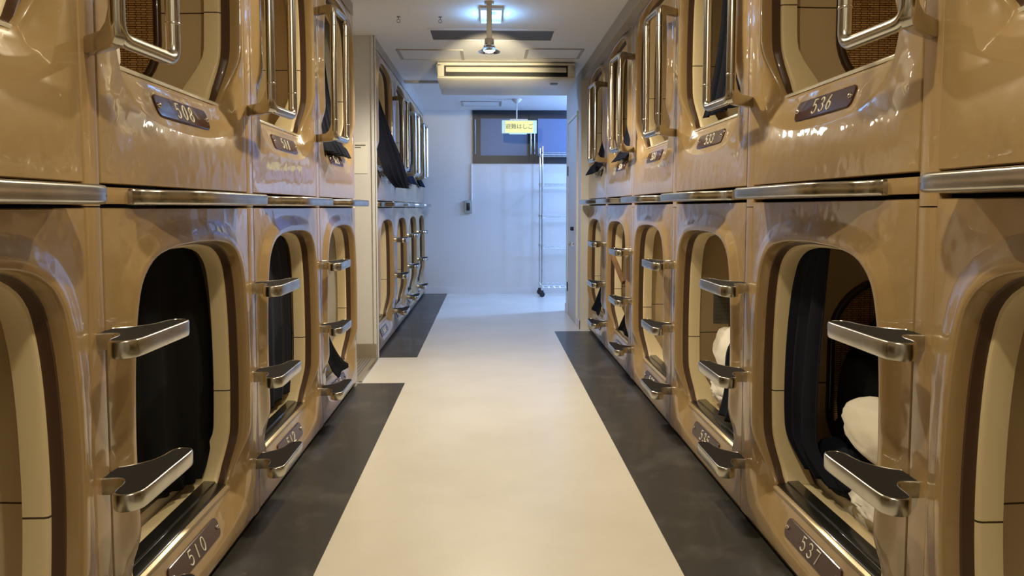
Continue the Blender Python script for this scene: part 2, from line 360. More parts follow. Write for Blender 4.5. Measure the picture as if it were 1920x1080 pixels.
# hull built as a shell with the outlet left open
m.box((-hw, 0, -.030), (hw, .05, -.010)); m.box((-hw, 0, -.130), (-hw + .06, .08, -.030)); m.box((hw - .06, 0, -.130), (hw, .08, -.030))
m.prism([(0.0, -.130), (-.012, -.138), (-.010, -.150), (.03, -.165), (.62, -.200), (.69, -.16), (.69, -.001), (.08, -.001), (.08, -.130)], -hw, hw, lambda a, b, c: (c, a, b))
link('housing', m.mesh('housing', M['acw'], bevel=.006), t)
m = MB(); m.box((-hw + .06, .05, -.129), (hw - .06, .078, -.031)); link('outlet', m.mesh('outlet', M['acd'], smooth=False), t)
m = MB(); m.prism([(-.004, -.088), (.020, -.046), (.030, -.046), (.030, -.060), (.006, -.094)], -hw + .075, hw - .075, lambda a, b, c: (c, a, b)); link('louvre', m.mesh('louvre', M['acw'], bevel=.002), t)
m = MB(); m.box((.40, .10, -.1765), (.47, .16, -.1735)); link('badge', m.mesh('badge', M['grey'], smooth=False), t)
m = MB()
for sx in (-1, 1): m.box((sx * (hw + .001) - .004, .02, -.12), (sx * (hw + .001) + .004, .60, -.03))
link('side_cover', m.mesh('side_cover', M['acw'], bevel=.003), t)

# hanging lamp and the blue marker
t = thing('hanging_lamp', 'chrome lamp with flared shade hanging on a white pole from the ceiling', 'lamp', (.007, 4.6, HC))
m = MB(); m.box((-.017, -.012, -.235), (.017, .012, -.0005)); link('pole', m.mesh('pole', M['base'], bevel=.003), t)
m = MB(); m.lathe([(.030, -.0005), (.030, -.010), (.018, -.014)], (0, 0, 0), 20); link('canopy', m.mesh('canopy', M['base']), t)
m = MB(); m.lathe([(.028, -.225), (.030, -.235), (.030, -.265), (.038, -.272)], (0, 0, 0), 24); link('socket', m.mesh('socket', M['chrome']), t)
m = MB(); m.rings([[(r * math.cos(a), r * math.sin(a), h) for a in [2 * PI * k / 32 for k in range(32)]] for r, h in [(.030, -.268), (.040, -.285), (.062, -.303), (.070, -.306), (.069, -.309), (.060, -.306), (.036, -.288), (.02, -.285)]])
link('shade', m.mesh('shade', M['chrome'], angle=60), t)
m = MB(); m.lathe([(.020, -.284), (.030, -.290), (.036, -.298), (.028, -.305), (.01, -.309)], (0, 0, 0), 24); link('bulb', m.mesh('bulb', M['lampglow']), t)
t = thing('marker_light', 'small square blue-glowing light on the ceiling behind the lamp pole', 'light', (.02, 4.86, HC))
m = MB(); frm_ = .072
for a, b in (((-.075, -.17), (-.068, .17)), ((.068, -.17), (.075, .17)), ((-.068, -.17), (.068, -.163)), ((-.068, .163), (.068, .17))): m.box((a[0], a[1], -.022), (b[0], b[1], -.0005))
link('frame', m.mesh('frame', M['chrome'], smooth=False), t)
m = MB(); m.box((-.03, -.05, -.020), (.03, .05, -.0005)); link('glowing_panel', m.mesh('glowing_panel', M['blueglow'], bevel=.004), t)

# illuminated ladder sign
t = thing('evacuation_sign', 'lit yellow evacuation ladder sign hanging from the ceiling before the dark window', 'sign', (.37, 8.62, HC))
m = MB(); m.lathe([(.062, -.0005), (.058, -.012), (.028, -.042), (.012, -.050)], (-.03, 0, 0), 24); link('ceiling_cup', m.mesh('ceiling_cup', M['base']), t)
m = MB(); m.tube([(-.03, 0, -.045), (-.03, 0, -.245)], .007, 8); m.box((-.11, -.02, -.252), (.10, .02, -.236)); link('rod', m.mesh('rod', M['base']), t)
m = MB(); m.box((-.208, -.016, -.405), (.208, .016, -.252)); m.box((-.12, -.012, -.416), (.09, .012, -.405)); link('case', m.mesh('case', M['signc'], bevel=.003), t)
m = MB(); m.box((-.165, -.0185, -.398), (.165, -.0155, -.259)); link('face', m.mesh('face', M['signy'], smooth=False), t)
cu = bpy.data.curves.new('sign_text', 'FONT'); cu.body = '避難はしご'; cu.size = .085; cu.align_x = 'CENTER'; cu.align_y = 'CENTER'; cu.extrude = .0008
tmp = bpy.data.objects.new('tmp', cu); C.objects.link(tmp); bpy.context.view_layer.update()
me = bpy.data.meshes.new_from_object(tmp.evaluated_get(bpy.context.evaluated_depsgraph_get())); me.name = 'lettering'
bpy.data.objects.remove(tmp); me.materials.clear(); me.materials.append(M['signt'])
o = link('lettering', me, t, (0, -.0195, -.328), (PI / 2, 0, 0))
xs = [v.co.x for v in me.vertices]
if xs: k = .33 / max(.01, (max(xs) - min(xs))); o.scale = (k, k, 1)

# ------------------------------------------------------------------ wire cart
t = thing('wire_cart', 'tall chrome wire shelf trolley on black casters against the back wall', 'trolley', (.68, 9.2, 0))
cw, cd, zs = 1.10, .30, (.15, .66, 1.05, 1.465, 1.86)
posts = [(0.012, 0), (0, cd), (cw, 0), (cw, cd)]
for x, y in posts:
    m = MB(); m.tube([(x, y, .085), (x, y, 1.93)], .011, 10); m.lathe([(.013, 1.925), (.013, 1.938), (.006, 1.942)], (x, y, 0), 10)
    for z in zs: m.lathe([(.016, z - .012), (.018, z + .012)], (x, y, 0), 10)
    link('post', m.mesh('post', M['chrome']), t)
    m = MB(); m.lathe([(.032, -.012), (.036, -.006), (.036, .006), (.032, .012)], (x, y - .008, .0365), 18, 'y'); m.box((x - .018, y - .022, .05), (x + .018, y + .008, .088)); m.box((x - .016, y - .023, .035), (x + .016, y - .021, .07)); link('caster', m.mesh('caster', M['blackp'], bevel=.002), t)
for z in zs:
    m = MB()
    for dz in (0, -.028):
        m.tube([(0, 0, z + dz), (cw, 0, z + dz)], .0045, 6); m.tube([(0, cd, z + dz), (cw, cd, z + dz)], .0035, 6)
        m.tube([(0, 0, z + dz), (0, cd, z + dz)], .0035, 6); m.tube([(cw, 0, z + dz), (cw, cd, z + dz)], .0035, 6)
    for yy in (0, cd):
        m.tube([(cw * i / 30, yy, z - (.028 if i % 2 else 0)) for i in range(31)], .0022, 5)
    for i in range(1, 36): m.tube([(cw * i / 36, 0, z + .003), (cw * i / 36, cd, z + .003)], .0018, 5)
    link('wire_shelf', m.mesh('wire_shelf', M['chrome']), t)

# ------------------------------------------------------------------ capsule geometry (local: x = outward depth*side, y = along corridor, z above the sill)
NA = 120
RIM = [(0, 0), (.10, 0), (.20, 0), (.28, 0), (.332, .010), (.358, .045), (.386, .14), (.401, .28), (.404, .42), (.396, .58), (.378, .70), (.345, .785), (.27, .838), (.16, .858), (.06, .863)]
CS = .012                    # the mouth sits slightly off the middle of the unit
def full(half): return catmull([(a, b) for a, b in half] + [(0, half[-1][1] + .001)] + [(-a, b) for a, b in reversed(half[1:])], 4, True)
RIMP = full(RIM)
VC = .42
def radial(poly, th):
    dx, dy = math.cos(th), math.sin(th); best = None; n = len(poly)
    for i in range(n):
        x1, y1 = poly[i]; x2, y2 = poly[(i + 1) % n]; y1 -= VC; y2 -= VC
        ex, ey = x2 - x1, y2 - y1; det = dx * (-ey) + dy * ex
        if abs(det) < 1e-12: continue
        t = (x1 * (-ey) + y1 * ex) / det; q = (dx * y1 - dy * x1) / det
        if t > 0 and -1e-6 <= q <= 1 + 1e-6: best = t if best is None else max(best, t)
    return best
ANG = [2 * PI * (k + .5) / NA for k in range(NA)]
def curve(poly, angs=ANG): return [(radial(poly, a) * math.cos(a), VC + radial(poly, a) * math.sin(a)) for a in angs]
def offset(cv, d):
    n = len(cv); out = []
    for i in range(n):
        tx, ty = cv[(i + 1) % n][0] - cv[i - 1][0], cv[(i + 1) % n][1] - cv[i - 1][1]; l = math.hypot(tx, ty) or 1
        out.append((cv[i][0] + ty / l * d, cv[i][1] - tx / l * d))
    return out
def rrect(hw, v0, v1, r, k=6):
    pts = []
    for cx, cz, a0 in ((hw - r, v1 - r, 0), (-hw + r, v1 - r, 90), (-hw + r, v0 + r, 180), (hw - r, v0 + r, 270)):
        for i in range(k + 1):
            a = math.radians(a0 + 90 * i / k); pts.append((cx + r * math.cos(a), cz + r * math.sin(a)))
    return pts
def front_meshes(s, Wd, v0, v1, upper):
    RP = [(a + CS, b if b < .15 else .15 + (b - .15) * (.935 if upper else 1)) for a, b in RIMP]
    hw = Wd / 2
    corner = [math.atan2(y - VC, x) % (2 * PI) for x in (-hw + .004, hw - .004) for y in (v0 + .004, v1 - .004)]
    angs = sorted(ANG + corner)
    rim = curve(RP, angs)
    n = len(angs)
    rect = lambda e: [(hw - e, v0 + e), (hw - e, v1 - e), (-hw + e, v1 - e), (-hw + e, v0 + e)]
    def P(c, d): return [(s * dd, hw + a, b) for (a, b), dd in zip(c, d)]
    R0 = curve(rect(.0015), angs); R1 = curve(rect(.004), angs)
    # scoop outline: flare outwards on sides, deep arc at the bottom
    sc = []
    for (a, b), th in zip(rim, angs):
        k = 1 - smooth01((b - .0) / .20)          # 1 at the sill
        sc.append(k)
    def flare(side, depth):
        out = []
        base = offset(rim, side)
        for (a, b), (ra, rb), k in zip(base, rim, sc):
            if k > 0:
                # half ellipse below the sill
                x = max(-1, min(1, (ra - CS) / .362)); yb = -depth * math.sqrt(max(0, 1 - (abs(x)) ** 2.6))
                a = a * (1 - k) + (CS + (ra - CS) * (1.0 + .10 * (side / .06))) * k
                b = b * (1 - k) + (yb if rb < .02 else rb + (yb)) * k
            out.append((max(-hw + .006, min(hw - .006, a)), max(v0 + .008, min(v1 - .008, b))))
        return out
    z = [0.0] * n
    rings = [P(R0, [.040] * n), P(R0, [.004] * n), P(R1, z), P(flare(.072, .128), z)]
    for side, depth, d0, d1 in ((.066, .1225, -.0012, .0028), (.058, .111, -.003, .0075), (.034, .075, -.0115, .0195), (.022, .048, -.0155, .0285), (.016, .034, -.0165, .033), (.006, .012, -.0172, .040)):
        rings.append(P(flare(side, depth), [d0 * (1 - k) + d1 * k for k in sc]))
    for ins, d0, d1 in ((.0015, -.0165, .041), (0, -.0145, .043), (-.0015, -.011, .045), (-.003, .0, .048), (-.004, .012, .052)):
        rings.append(P(offset(rim, ins), [d0 * (1 - k) + d1 * k for k in sc]))
    rings.append(P(offset(rim, -.004), [.021 * (1 - k) + .055 * k for k in sc]))
    m = MB(); m.rings(rings); front = m.mesh('front_panel', M['shell'], angle=50)
    def off2(dd, lift=.012):
        return [(a, b * (1 - kk) + min(b, lift) * kk) for (a, b), kk in zip(offset(rim, dd), [1 - smooth01(q / .05) for _, q in rim])]
    t0 = offset(rim, -.004); t1 = off2(-.008)
    m = MB(); m.rings([P(t0, [.021 * (1 - k) + .055 * k for k in sc]), P(t1, [.023 * (1 - k) + .058 * k for k in sc]), P(off2(-.009), [.049 * (1 - k) + .078 * k for k in sc])]); trim = m.mesh('inner_trim', M['trim'], angle=60)
    i0 = off2(-.009); i1 = off2(-.016)
    m = MB(); m.rings([P(i0, [.049 * (1 - k) + .078 * k for k in sc]), P(i1, [.051 * (1 - k) + .082 * k for k in sc]), P(off2(-.019), [.058 * (1 - k) + .094 * k for k in sc]), P(off2(-.019), [.102 + .075 * k for k in sc]), P(off2(-.008), [.106 + .075 * k for k in sc])])
    strip = m.mesh('entry_frame', M['cream'], angle=50)
    b0 = max(v0 + .02, -.045)
    IR = curve(rrect(hw - .028, b0, min(v1 - .03, .93), .09), angs); IR2 = curve(rrect(hw - .034, b0, min(v1 - .03, .93), .09), angs)
    m = MB(); m.rings([P(off2(-.008), [.106 + .075 * k for k in sc]), P(IR2, [.108 + .075 * k for k in sc]), P(IR, [.20] * n), P(IR, [.9] * n), P(IR2, [1.93] * n)], cap1=True)
    liner = m.mesh('liner', M['panel'], angle=50)
    # sill parts
    if upper:
        m = MB(); m.prism([(.040, .001), (.042, .011), (.052, .017), (.084, .019), (.092, .014), (.094, .001)], -.325, .325, lambda a, b, c: (s * a, hw + CS + c, b)); sill = m.mesh('sill_cap', M['clear'], bevel=.001)
        gold = None
    else:
        m = MB(); m.prism([(.046, .001), (.046, .012), (.052, .016), (.080, .018), (.083, .024), (.120, .026), (.126, .020), (.126, .001)], -.325, .325, lambda a, b, c: (s * a, hw + CS + c, b)); sill = m.mesh('sill_strip', M['rubber'], bevel=.0015)
        m = MB(); m.prism([(.035, -.004), (.035, .005), (.0455, .012), (.0455, .0)], -.330, .330, lambda a, b, c: (s * a, hw + CS + c, b)); gold = m.mesh('sill_edge', M['gold'], bevel=.001)
    return dict(front_panel=front, inner_trim=trim, entry_frame=strip, liner=liner, sill=sill, gold=gold)

def rattan_meshes(s, Wd):
    yy = Wd - .030
    out = rrect(.36, 0, .70, .22, 10); inn = rrect(.335, .025, .675, .20, 10)
    m = MB(); T = lambda pts, e: [(s * (.63 + a), yy - e, .02 + b) for a, b in pts]
    m.rings([T(out, -.002), T(out, .010), T(rrect(.352, .008, .692, .215, 10), .016), T(rrect(.343, .017, .683, .21, 10), .016), T(inn, .008), T(inn, .001)]); fr = m.mesh('rattan_frame', M['ratframe'], angle=70)
    m = MB(); m.add(T(inn, .004), [tuple(range(len(inn)))]); pan = m.mesh('rattan_panel', M['rattan'], smooth=False)
    return fr, pan

def plate_mesh(s, Wd):
    m = MB(); o = rrect(.177, -.0315, .0315, .020, 6); i = rrect(.1745, -.029, .029, .018, 6)
    m.rings([[(s * .003, a, b) for a, b in o], [(-s * .001, a, b) for a, b in o], [(-s * .003, a, b) for a, b in i]], cap1=True, cap0=True)
    return m.mesh('number_plate', M['plate'], angle=30)
def screw_mesh(s):
    m = MB(); m.lathe([(.0085, s * -.003), (.0085, s * -.005), (.0065, s * -.008), (.003, s * -.0095)], (0, 0, 0), 14, 'x'); return m.mesh('screw', M['chrome'])
# engraved digits as rounded strokes (unit cell 0.62 wide, 1 high)
DG = {'0': [[(.31 + .27 * math.sin(a), .5 + .5 * math.cos(a)) for a in [2 * PI * k / 20 for k in range(21)]]],
      '1': [[(.31, 0), (.31, 1)]],
      '2': [[(.04, .74), (.08, .90), (.20, .99), (.36, .99), (.52, .90), (.56, .74), (.50, .58), (.30, .36), (.04, .0), (.58, .0)]],
      '3': [[(.05, .84), (.14, .96), (.30, 1.0), (.47, .93), (.54, .76), (.47, .59), (.28, .53), (.47, .47), (.58, .29), (.52, .09), (.34, .0), (.14, .03), (.03, .17)]],
      '5': [[(.52, 1), (.12, 1), (.07, .56), (.22, .64), (.38, .63), (.54, .50), (.58, .30), (.50, .10), (.32, .0), (.14, .02), (.03, .15)]],
      '6': [[(.42, 1), (.22, .74), (.06, .42), (.05, .24), (.14, .07), (.30, .0), (.47, .07), (.57, .26), (.50, .46), (.32, .55), (.14, .48), (.06, .36)]],
      '7': [[(.03, 1), (.57, 1), (.24, 0)]],
      '8': [[(.30 + .21 * math.sin(a), .76 + .24 * math.cos(a)) for a in [2 * PI * k / 16 for k in range(17)]], [(.30 + .27 * math.sin(a), .26 + .26 * math.cos(a)) for a in [2 * PI * k / 16 for k in range(17)]]],
      '4': [[(.42, 0), (.42, 1), (.02, .3), (.58, .3)]]}
DIG = {}
def digit_mesh(s, ch, h=.042):
    if (s, ch) not in DIG:
        m = MB()
        for st in DG[ch]: m.tube([(-s * .0035, -s * (a - .31) * h, (b - .5) * h) for a, b in st], .0024, 6)
        DIG[(s, ch)] = m.mesh('digit', M['ink'])
    return DIG[(s, ch)]

def ledge_mesh(s, Wd):
    # plan outline (u along corridor, o outwards)
    near = [(.12, -.03), (.12, .012), (.145, .026), (.175, .030), (.21, .040), (.25, .068), (.29, .098), (.34, .113), (.42, .118), (.60, .119), (.78, .116), (.85, .112), (.885, .098), (.895, .075), (.892, .04), (.89, -.03)]
    k = Wd / .985; pts = [(a * k, b) for a, b in near]
    pts = [pts[0]] + catmull(pts[1:-1], 4) + [pts[-1]]
    def ringz(ins, z):
        n = len(pts); out = []
        for i in range(n):
            p, q = pts[i - 1], pts[(i + 1) % n]; tx, ty = q[0] - p[0], q[1] - p[1]; l = math.hypot(tx, ty) or 1
            dx, dy = ty / l * ins, -tx / l * ins
            out.append((-s * (pts[i][1] + (0 if pts[i][1] < 0 else dy)), pts[i][0] + (0 if pts[i][1] < 0 else dx), z))
        return out
    m = MB(); m.rings([ringz(.010, 0), ringz(.003, .002), ringz(0, .008), ringz(0, .032), ringz(.003, .037), ringz(.007, .038)], cap0=True, cap1=True)
    body = m.mesh('ledge', M['steel'], angle=50)
    m = MB(); m.add(ringz(.009, .0386), [tuple(range(len(pts)))]); tread = m.mesh('tread', M['tread'], smooth=False)
    return body, tread

STEP = [(-.012, -.03), (-.008, .012), (-.006, .035), (-.016, .052), (-.040, .060), (-.070, .062), (-.090, .068), (-.102, .085), (-.100, .105), (-.086, .120), (-.06, .127), (.06, .127), (.16, .127), (.185, .122), (.197, .107), (.196, .085), (.178, .071), (.145, .066), (.120, .058), (.095, .040), (.078, .020), (.066, -.002), (.035, -.03)]
def step_mesh(s):
    pts = [STEP[0]] + catmull(STEP[1:-1], 4) + [STEP[-1]]
    def ringz(ins, z):
        n = len(pts); out = []
        for i in range(n):
            p, q = pts[i - 1], pts[(i + 1) % n]; tx, ty = q[0] - p[0], q[1] - p[1]; l = math.hypot(tx, ty) or 1
            out.append((-s * (pts[i][1] - tx / l * ins * -1), pts[i][0] + ty / l * ins * -1 if True else 0, z))
        return out
    area = sum(pts[i - 1][0] * pts[i][1] - pts[i][0] * pts[i - 1][1] for i in range(len(pts)))
    sg = 1 if area > 0 else -1
    def rz(ins, z):
        n = len(pts); out = []
        for i in range(n):
            p, q = pts[i - 1], pts[(i + 1) % n]; tx, ty = q[0] - p[0], q[1] - p[1]; l = math.hypot(tx, ty) or 1
            nu, no = -ty / l * sg * ins, tx / l * sg * ins
            out.append((-s * (pts[i][1] + no), pts[i][0] + nu, z))
        return out
    m = MB(); m.rings([rz(.008, -.040), rz(.002, -.038), rz(0, -.032), rz(0, -.004), rz(.0015, -.001), rz(.004, 0), rz(.0055, -.0025)], cap0=True, cap1=True)
    body = m.mesh('step', M['steel'], angle=50)
    m = MB(); m.add(rz(.0052, -.0012), [tuple(range(len(pts)))]); tread = m.mesh('tread', M['tread'], smooth=False)
    return body, tread

def post_mesh(s, G, z0, z1):
    m = MB(); h = G / 2 - .002
    pr = [(-h, .03), (-h, .003), (-h + .003, 0), (-.018, -.001), (.0, -.0015), (.018, -.001), (h - .003, 0), (h, .003), (h, .03)]
    for a, b in ((z0, 1.160), (1.163, z1)): m.prism(pr, a, b, lambda u, d, z: (s * d, u, z))
    return m.mesh('post_panel', M['post'], angle=30)
def rail_meshes(s, zb, zt):
    # tube loop: near upright .10 out, far upright .145 out and .17 further along
    n0 = Vector((-s * .105, -.080, 0)); n1 = Vector((-s * .120, .145, 0))
    def at(p, z): return (p.x, p.y, z)
    m = MB(); r = .016
    loop = [at(n0, (zb + zt) / 2), at(n0, zb), at(n1, zb), at(n1, zt), at(n0, zt), at(n0, (zb + zt) / 2)]
    m.tube(bend(loop, .034), r, 16)
    for p in (n0, n1):
        for z in (zb + .085, zt - .085): m.lathe([(r, -.003), (r + .0012, -.002), (r + .0012, .002), (r, .003)], at(p, z), 16)
    rail = m.mesh('handrail', M['tube'], angle=60)
    br = []
    for z, sg in ((zb, 1), (zt, -1)):
        m = MB(); prof = [(-.004, -.019), (.10, -.019), (.118, -.017), (.132, -.014), (.144, .0), (.142, .11), (.126, .105), (.118, .065), (.104, .036), (.080, .021), (-.004, .019)]
        d = Vector((-s * .105, -.080)).normalized(); q = Vector((-d.y, d.x))
        def fn(a, b, c): return (d.x * a + q.x * c, d.y * a + q.y * c, z + sg * b)
        m.prism(prof, -.012, .012, fn); br.append(m.mesh('bracket', M['steel'], bevel=.005))
    return rail, br

CAP = {}
def kit(s):
    Wd = WR if s > 0 else WL; G = GR if s > 0 else GL
    zb = 1.535 if s > 0 else 1.505
    k = {'lower': front_meshes(s, Wd, -.165, .985 if s > 0 else .965, False), 'upper': front_meshes(s, Wd, -.283, .83 if s > 0 else .875, True),
         'rattan': rattan_meshes(s, Wd), 'plate': plate_mesh(s, Wd), 'screw': screw_mesh(s), 'ledge': ledge_mesh(s, Wd), 'step': step_mesh(s),
         'post': post_mesh(s, G, .03, 2.40), 'rail': rail_meshes(s, zb, 2.13)}
    m = MB(); m.box((0, .004, 0), (s * .03, Wd - .004, .038)); k['band'] = m.mesh('ledge_band', M['post'], bevel=.002)
    m = MB(); m.box((s * .030, .01, -.192), (s * .06, Wd - .01, -.165)); k['plinth'] = m.mesh('plinth', M['blackp'], smooth=False)
    return k
KIT = {1: kit(1), -1: kit(-1)}

SILL = {('lower', 1): .195, ('lower', -1): .195, ('upper', 1): 1.520, ('upper', -1): 1.495}
LEDZ = {1: 1.188, -1: 1.166}
def capsule(s, y0, level, num, label, group):
    k = KIT[s]; Wd = WR if s > 0 else WL; zs = SILL[(level, s)]; px = XR if s > 0 else -XL
    t = thing('sleeping_capsule', label, 'capsule bed', (px, y0, zs), group)
    g = k[level]
    link('front_panel', g['front_panel'], t); link('inner_trim', g['inner_trim'], t); link('entry_frame', g['entry_frame'], t); link('liner', g['liner'], t)
    sl = link('sill_cap' if level == 'upper' else 'sill_strip', g['sill'], t)
    if g['gold']: link('sill_edge', g['gold'], sl)
    fr, pan = k['rattan']; f = link('rattan_screen', pan, t); link('rattan_frame', fr, f)
    # plate sits on the sloping scoop
    p = link('number_plate', k['plate'], t, (s * .0195, Wd / 2 + CS, -.064)); p.rotation_euler = (0, s * math.radians(17.5), 0)
    for i, ch in enumerate(num): link('digit', digit_mesh(s, ch), p, (0, -s * (i - 1) * .044, 0))
    for u in (-.160, .160): link('screw', k['screw'], p, (0, u, 0))
    if level == 'lower':
        zl = LEDZ[s] - zs
        l = link('ledge', k['ledge'][0], t, (0, 0, zl)); link('tread', k['ledge'][1], l); link('ledge_band', k['band'], t, (0, 0, zl + .002)); link('plinth', k['plinth'], t)
    return t
def ladder(s, yc, label, group):
    k = KIT[s]; px = XR if s > 0 else -XL
    t = thing('ladder_post', label, 'ladder', (px, yc, 0), group)
    link('post_panel', k['post'], t)
    for z in (.885, .56, .235):
        st = link('step', k['step'][0], t, (0, 0, z)); link('tread', k['step'][1], st)
    r = link('handrail', k['rail'][0], t)
    for b in k['rail'][1]: link('bracket', b, r)
    return t

posw = ['nearest', 'second', 'third', 'fourth', 'fifth', 'sixth']
YR = [1.547 + 1.05 * k for k in range(-1, 5)]
YL = [1.62 + 1.03 * k for k in range(-1, 3)]
YL2 = [5.50 + 1.025 * k for k in range(4)]
numR = [('538', '540'), ('536', '537'), ('533', '535'), ('531', '532'), ('528', '530'), ('526', '527')]
numL = [('506', '507'), ('508', '510'), ('511', '512'), ('513', '515')]
numL2 = [('516', '517'), ('518', '520'), ('521', '522'), ('523', '525')]
ord_ = lambda i, n: ['nearest', 'second nearest', 'third', 'fourth', 'fifth', 'farthest'][i] if i < n - 1 else 'farthest'
descR = {('upper', 1): 'number 536 with a woven rattan screen inside', ('lower', 1): 'number 537 with navy curtain and pillows in its mouth',
         ('lower', 2): 'number 535 with white bedding and a grey notice inside', ('upper', 2): 'number 533 with a navy curtain hanging inside'}
descL = {('upper', 1): 'number 508 with a white pillow corner at its sill', ('lower', 1): 'number 510 closed by a black curtain', ('upper', 2): 'number 511 with an open bare cream inside',
         ('lower', 2): 'number 512 half closed by a dark curtain'}
for i, y in enumerate(YR):
    for lv, nm in zip(('upper', 'lower'), numR[i]):
        lab = 'glossy tan %s capsule bed %s' % (lv, descR[(lv, i)]) if (lv, i) in descR else 'glossy tan %s capsule bed in the right row, %s column from the camera' % (lv, ord_(i, 6))
        capsule(1, y, lv, nm, lab, 'capsule beds of the right row')
    if i > 0:
        ladder(1, y - GR / 2 + .000, 'tan ladder post with steps and handrail, %s of the right row' % ord_(i - 1, 5), 'ladder posts of the right row')
for i, y in enumerate(YL):
    for lv, nm in zip(('upper', 'lower'), numL[i]):
        lab = 'glossy tan %s capsule bed %s' % (lv, descL[(lv, i)]) if (lv, i) in descL else 'glossy tan %s capsule bed in the near left block, %s column from the camera' % (lv, ord_(i, 4))
        capsule(-1, y, lv, nm, lab, 'capsule beds of the near left block')
    if i > 0:
        ladder(-1, y - GL / 2, 'tan ladder post with steps and handrail, %s of the near left block' % ord_(i - 1, 3), 'ladder posts of the near left block')
for i, y in enumerate(YL2):
    for lv, nm in zip(('upper', 'lower'), numL2[i]):
        capsule(-1, y, lv, nm, 'glossy tan %s capsule bed in the far left block, %s column' % (lv, ord_(i, 4)), 'capsule beds of the far left block')
    if i > 0:
        ladder(-1, y - GL / 2 + .002, 'tan ladder post with steps and handrail, %s of the far left block' % ord_(i - 1, 3), 'ladder posts of the far left block')
# end panels closing each block
m = MB(); m.box((-2.0, 4.588, 0), (-XL - .001, 4.60 + .045, HC - .04)); struct('wall_block_end', m, M['wall'], smooth=False)

# ------------------------------------------------------------------ curtains
def frm_pt(s, y0, u, d, z): return (s * ((XR if s > 0 else XL) + d), y0 + u, z)
def curtain(s, y0, rows, mt, label, folds=6, amp=.018, hem=None, nu=64):
    """rows: (z, u_near, u_far, depth near[, depth far]) from top to bottom"""
    rr = catmull([tuple(r) if len(r) == 5 else tuple(r) + (r[3],) for r in rows], 8); vs = []; n = nu; ph = random.random() * 6
    x0, yy0, z0 = frm_pt(s, y0, rr[-1][1], rr[-1][3], rr[-1][0])
    for j, (z, ua, ub, d, de) in enumerate(rr):
        q = j / (len(rr) - 1)
        for i in range(n + 1):
            t = i / n
            w = math.sin(ph + t * folds * 2 * PI + .6 * math.sin(q * 3 + t * 4)) + .35 * math.sin(t * folds * 5.1 + 2 * q + ph)
            u = ua + (ub - ua) * (t + .012 * math.sin(t * folds * 4 * PI + 1)); dd = d + (de - d) * t + amp * (0.55 + .6 * q) * w
            zz = z + (.002 * math.sin(t * folds * 2 * PI + ph) if j == len(rr) - 1 else 0)
            p = frm_pt(s, y0, u, dd, zz); vs.append((p[0] - x0, p[1] - yy0, p[2] - z0))
    nr = len(rr); fs = [(j * (n + 1) + i, j * (n + 1) + i + 1, (j + 1) * (n + 1) + i + 1, (j + 1) * (n + 1) + i) for j in range(nr - 1) for i in range(n)]
    m = MB(); m.add(vs, fs); me = m.mesh('curtain', mt, angle=180, merge=False)
    o = link('curtain', me, loc=(x0, yy0, z0)); md = o.modifiers.new('thickness', 'SOLIDIFY'); md.thickness = .003; md.offset = 0
    return tag(o, label, 'curtain', 'capsule curtains')
# left, near block
curtain(-1, YL[1], [(1.045, .30, .70, .115), (.99, .20, .81, .115), (.88, .14, .87, .115), (.70, .12, .905, .115), (.50, .12, .908, .115), (.39, .18, .895, .125, .115), (.33, .34, .87, .14, .115), (.285, .50, .82, .16, .11), (.25, .60, .77, .17, .11)], M['black'], 'black curtain drawn across the mouth of lower capsule 510', folds=3.3, amp=.005)
curtain(-1, YL[2], [(1.045, .30, .70, .115), (.99, .20, .81, .115), (.88, .14, .87, .115), (.60, .12, .905, .115), (.40, .12, .90, .115), (.262, .16, .88, .12)], M['navy'], 'dark navy curtain drawn in lower capsule 512', folds=5, amp=.008)
curtain(-1, YL[3], [(.78, .105, .125, .06), (.60, .105, .20, .05), (.42, .105, .30, .02), (.30, .11, .40, -.015), (.250, .12, .46, -.05)], M['black'], 'black curtain end spilling over the lowest step of the farthest near-block left ladder', folds=1.5, amp=.005)
curtain(-1, YL[3], [(2.33, .30, .60, .10), (2.20, .14, .58, .10), (2.0, .12, .60, .10), (1.80, .12, .68, .09), (1.62, .12, .76, .07), (1.54, .13, .80, .045), (1.515, .14, .80, .02), (1.46, .16, .78, -.01)], M['navy'], 'navy curtain hanging over the sill of upper capsule 513', folds=5, amp=.016)
# far left block
curtain(-1, YL2[0], [(2.10, .09, .13, .03, .02), (1.90, .09, .32, .03, -.03), (1.74, .09, .50, .02, -.07), (1.60, .09, .68, .01, -.11), (1.50, .10, .80, -.02, -.13), (1.42, .22, .90, -.03, -.14), (1.36, .45, .97, -.05, -.14), (1.33, .60, .98, -.07, -.14)], M['navy'], 'navy curtain pulled out and hanging below the sill beside the cream wall', folds=4, amp=.012)
for y, nm in ((YL2[1], 'second'), (YL2[2], 'third'), (YL2[3], 'farthest')):
    curtain(-1, y, [(2.32, .30, .62, .10), (2.1, .14, .60, .10), (1.8, .12, .66, .09), (1.62, .12, .78, .06), (1.53, .13, .80, .03), (1.515, .14, .80, .015), (1.42, .2, .78, -.03)], M['navy'], 'navy curtain in the %s upper capsule of the far left block' % nm, folds=5, amp=.014)
curtain(-1, YL2[2], [(.80, .105, .13, .06), (.60, .105, .34, .06), (.42, .105, .50, .06), (.235, .12, .58, .06)], M['navy'], 'navy curtain in the third lower capsule of the far left block', folds=3, amp=.012)
curtain(-1, YL2[1], [(.46, .105, .13, .06), (.36, .105, .30, .05), (.235, .12, .46, .05)], M['black'], 'dark curtain corner in the second lower capsule of the far left block', folds=2, amp=.010)
